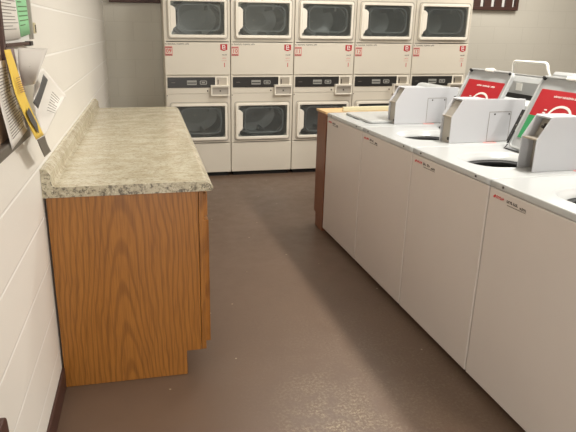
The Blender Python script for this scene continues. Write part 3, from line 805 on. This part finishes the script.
def sheet(name, loops, mat, parent=None, th=0.0012, n=8, straight=False):
    """grid between a list of (left,right) point pairs; gives a thin bent sheet"""
    bm = bmesh.new(); rows = []
    pts = [(Vector(a), Vector(b_)) for a, b_ in loops]
    def cr(P, t):
        m_ = len(P)-1; s = min(int(t*m_), m_-1); u = t*m_-s
        if straight: return P[s].lerp(P[s+1], u)
        p1, p2 = P[s], P[s+1]; p0 = P[s-1] if s else p1*2-p2; p3 = P[s+2] if s+2 <= m_ else p2*2-p1
        return 0.5*((2*p1)+(p2-p0)*u+(2*p0-5*p1+4*p2-p3)*u*u+(-p0+3*p1-3*p2+p3)*u**3)
    Lp = [p[0] for p in pts]; Rp = [p[1] for p in pts]; K = 6*(len(pts)-1)
    for k in range(K+1):
        A, B = cr(Lp, k/K), cr(Rp, k/K)
        rows.append([bm.verts.new(A.lerp(B, j/n)) for j in range(n+1)])
    for A, B in zip(rows, rows[1:]):
        for j in range(n): bm.faces.new((A[j], A[j+1], B[j+1], B[j]))
    o = obj(name, bm, mat, parent, smooth=True)
    md = o.modifiers.new('thick', 'SOLIDIFY'); md.thickness = th; md.offset = 0
    return o
def lerp_sheet(A, B, C, D, u, v):   # bilinear on quad A-B (top) D-C (bottom), lifted slightly into the room
    A, B, C, D = map(Vector, (A, B, C, D))
    return A.lerp(B, u).lerp(D.lerp(C, u), v)
def lines_on(name, quad, rows, mat, parent, u0=0.08, u1=0.92, v0=0.08, v1=0.92, h=0.3, lift=0.002, rng=random.Random(3)):
    bm = bmesh.new()
    for k in range(rows):
        va = v0+(v1-v0)*k/rows; vb = va+(v1-v0)/rows*h
        e = u1 if rng.random() < 0.7 else u0+(u1-u0)*rng.uniform(0.4, 0.9)
        P = [lerp_sheet(*quad, u, v) + Vector((lift, 0, 0)) for u, v in ((u0, va), (e, va), (e, vb), (u0, vb))]
        Q = [p - Vector((0.0006, 0, 0)) for p in P]
        a = [bm.verts.new(p) for p in P]; c = [bm.verts.new(p) for p in Q]
        bm.faces.new(a); bm.faces.new(c[::-1])
        for i in range(4): bm.faces.new((a[i], a[(i+1) % 4], c[(i+1) % 4], c[i]))
    return obj(name, bm, mat, parent)

# plastic holder with white and green sheets
X1 = XL+0.014
hd = thing('document_holder', 'clear plastic holder with dark edges beside the notice board', 'document holder')
bm = bmesh.new(); box(bm, XL+0.0005, XL+0.004, 1.828, 2.285, 1.486, 1.80); obj('back_plate', bm, M['labelwhite'], hd, 0.001)
bm = bmesh.new(); box(bm, XL+0.0005, XL+0.018, 2.272, 2.288, 1.496, 1.80); obj('side_channel', bm, M['greysteel'], hd)
bm = bmesh.new(); box(bm, XL+0.0005, XL+0.020, 1.828, 2.21, 1.478, 1.488); obj('bottom_channel', bm, M['brownframe'], hd)
bm = bmesh.new(); box(bm, XL+0.001, XL+0.024, 2.18, 2.225, 1.474, 1.490); obj('bottom_clip', bm, M['black'], hd)
q = ((XL+0.010, 1.831, 1.80), (XL+0.010, 2.040, 1.80), (XL+0.010, 2.09, 1.500), (XL+0.010, 1.831, 1.496))
o = sheet('notice_sheet', [(q[0], q[1]), (q[3], q[2])], M['paper']); tag(o, 'white notice sheet with grey print in the clear holder', 'paper')
lines_on('print', q, 26, M['greyink'], o, h=0.22)
q = ((XL+0.010, 2.045, 1.80), (XL+0.010, 2.235, 1.80), (XL+0.010, 2.262, 1.515), (XL+0.010, 2.093, 1.505))
o = sheet('green_sheet', [(q[0], q[1]), (q[3], q[2])], M['paper_green']); tag(o, 'pale green printed sheet in the clear holder', 'paper')
lines_on('print', q, 16, M['leafgreen'], o, h=0.22, rng=random.Random(8))
o = bx('wall_hook', M['cream'], None, XL+0.0005, XL+0.022, 2.27+0.03, 2.335, 1.516, 1.556, 0.004); tag(o, 'small cream hook on the wall right of the green sheet', 'hook')
bx('hook_slot', M['ink'], o, XL+0.0215, XL+0.024, 2.305, 2.315, 1.52, 1.548)

# papers tucked behind the board's rail
q = ((-0.414, 1.833, 1.474), (-0.414, 1.942, 1.474), (-0.414, 2.190, 1.172), (-0.414, 2.080, 1.184))
o = sheet('photo_flyer', [(q[0], q[1]), ((-0.414, 1.930, 1.34), (-0.414, 2.01, 1.31)), (q[3], q[2])], M['mauve']); tag(o, 'mauve photo flyer hanging behind the yellow strip', 'flyer')
bm = bmesh.new(); cyl(bm, (-0.4130, 1.880, 1.445), (1, 0, 0), 0.020, 0.001, 16); obj('picture_spot', bm, M['picture'], o)
q = [(-0.400, 1.940, 1.474), (-0.33, 2.074, 1.468), (-0.33, 1.791, 1.369), (-0.390, 1.950, 1.352)]
o = sheet('grey_flyer', [((-0.400, 1.940, 1.474), (-0.33, 2.074, 1.468)), ((-0.402, 1.925, 1.41), (-0.336, 1.935, 1.412)), ((-0.400, 1.95, 1.352), (-0.336, 1.815, 1.370))], M['paper_grey'], straight=True); tag(o, 'grey flyer curling off the wall under the clear holder', 'flyer')
bm = bmesh.new()
fq = lambda u, v: lerp_sheet((-0.400, 1.940, 1.474), (-0.33, 2.074, 1.468), (-0.338, 1.815, 1.375), (-0.40, 1.95, 1.352), u, v)
rg_ = random.Random(5)
for k in range(10):
    c = fq(0.28+rg_.uniform(-0.14, 0.16), 0.52+rg_.uniform(-0.10, 0.10)) + Vector((0.003, -0.004, 0.0))
    cyl(bm, c, (0.5, -1, 0.2), rg_.uniform(0.003, 0.007), 0.001, 8)
obj('leaf_picture', bm, M['leafgreen'], o)
q = [(-0.372, 2.033, 1.391), (-0.37, 2.174, 1.396), (-0.36, 2.614, 1.237), (-0.36, 2.018, 1.172)]
o = sheet('event_flyer', [((-0.372, 2.030, 1.391), (-0.37, 2.174, 1.396)), ((-0.385, 2.020, 1.306), (-0.360, 2.394, 1.317)), ((-0.384, 2.010, 1.300), (-0.350, 2.560, 1.252)),
          ((-0.380, 2.010, 1.240), (-0.340, 2.250, 1.240)), ((-0.366, 2.012, 1.172), (-0.362, 2.030, 1.172))], M['paper'], straight=True)
tag(o, 'white flyer with black and white picture, tilted on the wall above the counter', 'flyer')
o2 = sheet('picture', [((-0.350, 2.050, 1.382), (-0.348, 2.115, 1.358)), ((-0.352, 1.960, 1.342), (-0.348, 2.010, 1.325)), ((-0.356, 1.855, 1.308), (-0.354, 1.915, 1.282))], M['picture'], o)
q = ((-0.345, 2.13, 1.325), (-0.345, 2.32, 1.268), (-0.345, 2.12, 1.225), (-0.350, 1.97, 1.255))
lines_on('print', q, 8, M['greyink'], o, h=0.2, lift=0.006)
q = ((-0.402, 1.600, 1.446), (-0.402, 1.759, 1.444), (-0.392, 1.896, 1.215), (-0.392, 1.673, 1.196))
o = sheet('text_sheet', [(q[0], q[1]), ((-0.400, 1.635, 1.33), (-0.400, 1.815, 1.33)), (q[3], q[2])], M['paper']); tag(o, 'white sheet of dense black text on the notice board', 'paper')
lines_on('print', q, 24, M['greyink'], o, h=0.25, lift=0.004)
o = sheet('yellow_strip', [((-0.390, 1.712, 1.474), (-0.390, 1.785, 1.474)), ((-0.380, 1.705, 1.409), (-0.380, 1.805, 1.407)), ((-0.372, 1.702, 1.353), (-0.372, 1.822, 1.346)),
          ((-0.366, 1.750, 1.288), (-0.366, 1.880, 1.276)), ((-0.364, 1.880, 1.185), (-0.364, 2.020, 1.176))], M['yellow'])
tag(o, 'long yellow printed strip hanging in front of the papers', 'strip')
q = ((-0.374, 1.715, 1.40), (-0.374, 1.795, 1.40), (-0.366, 1.81, 1.34), (-0.366, 1.725, 1.345))
lines_on('print', q, 8, M['brownink'], o, h=0.3, lift=0.004)
bm = bmesh.new(); prism(bm, [(1.765, 1.29), (1.80, 1.30), (1.90, 1.235), (1.915, 1.20), (1.88, 1.215), (1.80, 1.26)], 0, 0.001, lambda a, c, d: (-0.360+d, a, c)); obj('dark_motif', bm, M['picture'], o)
o2 = sheet('grey_tip', [((-0.366, 1.905, 1.180), (-0.366, 2.045, 1.168)), ((-0.368, 1.965, 1.135), (-0.368, 2.09, 1.13)), ((-0.368, 2.014, 1.098), (-0.368, 2.150, 1.090))], M['rail'], o)
# dark board leaning at the bottom left edge
bm = bmesh.new(); prism(bm, rrect(0.62, 1.176, 0.0, 0.668, 0.02), 0, 0.024, lambda a, c, d: (-0.362+0.022*(1-c/0.668)+d-0.022, a, c))
o = obj('leaning_board', bm, M['brownframe'], None, 0.003); tag(o, 'dark brown board standing against the left wall near the camera', 'board')
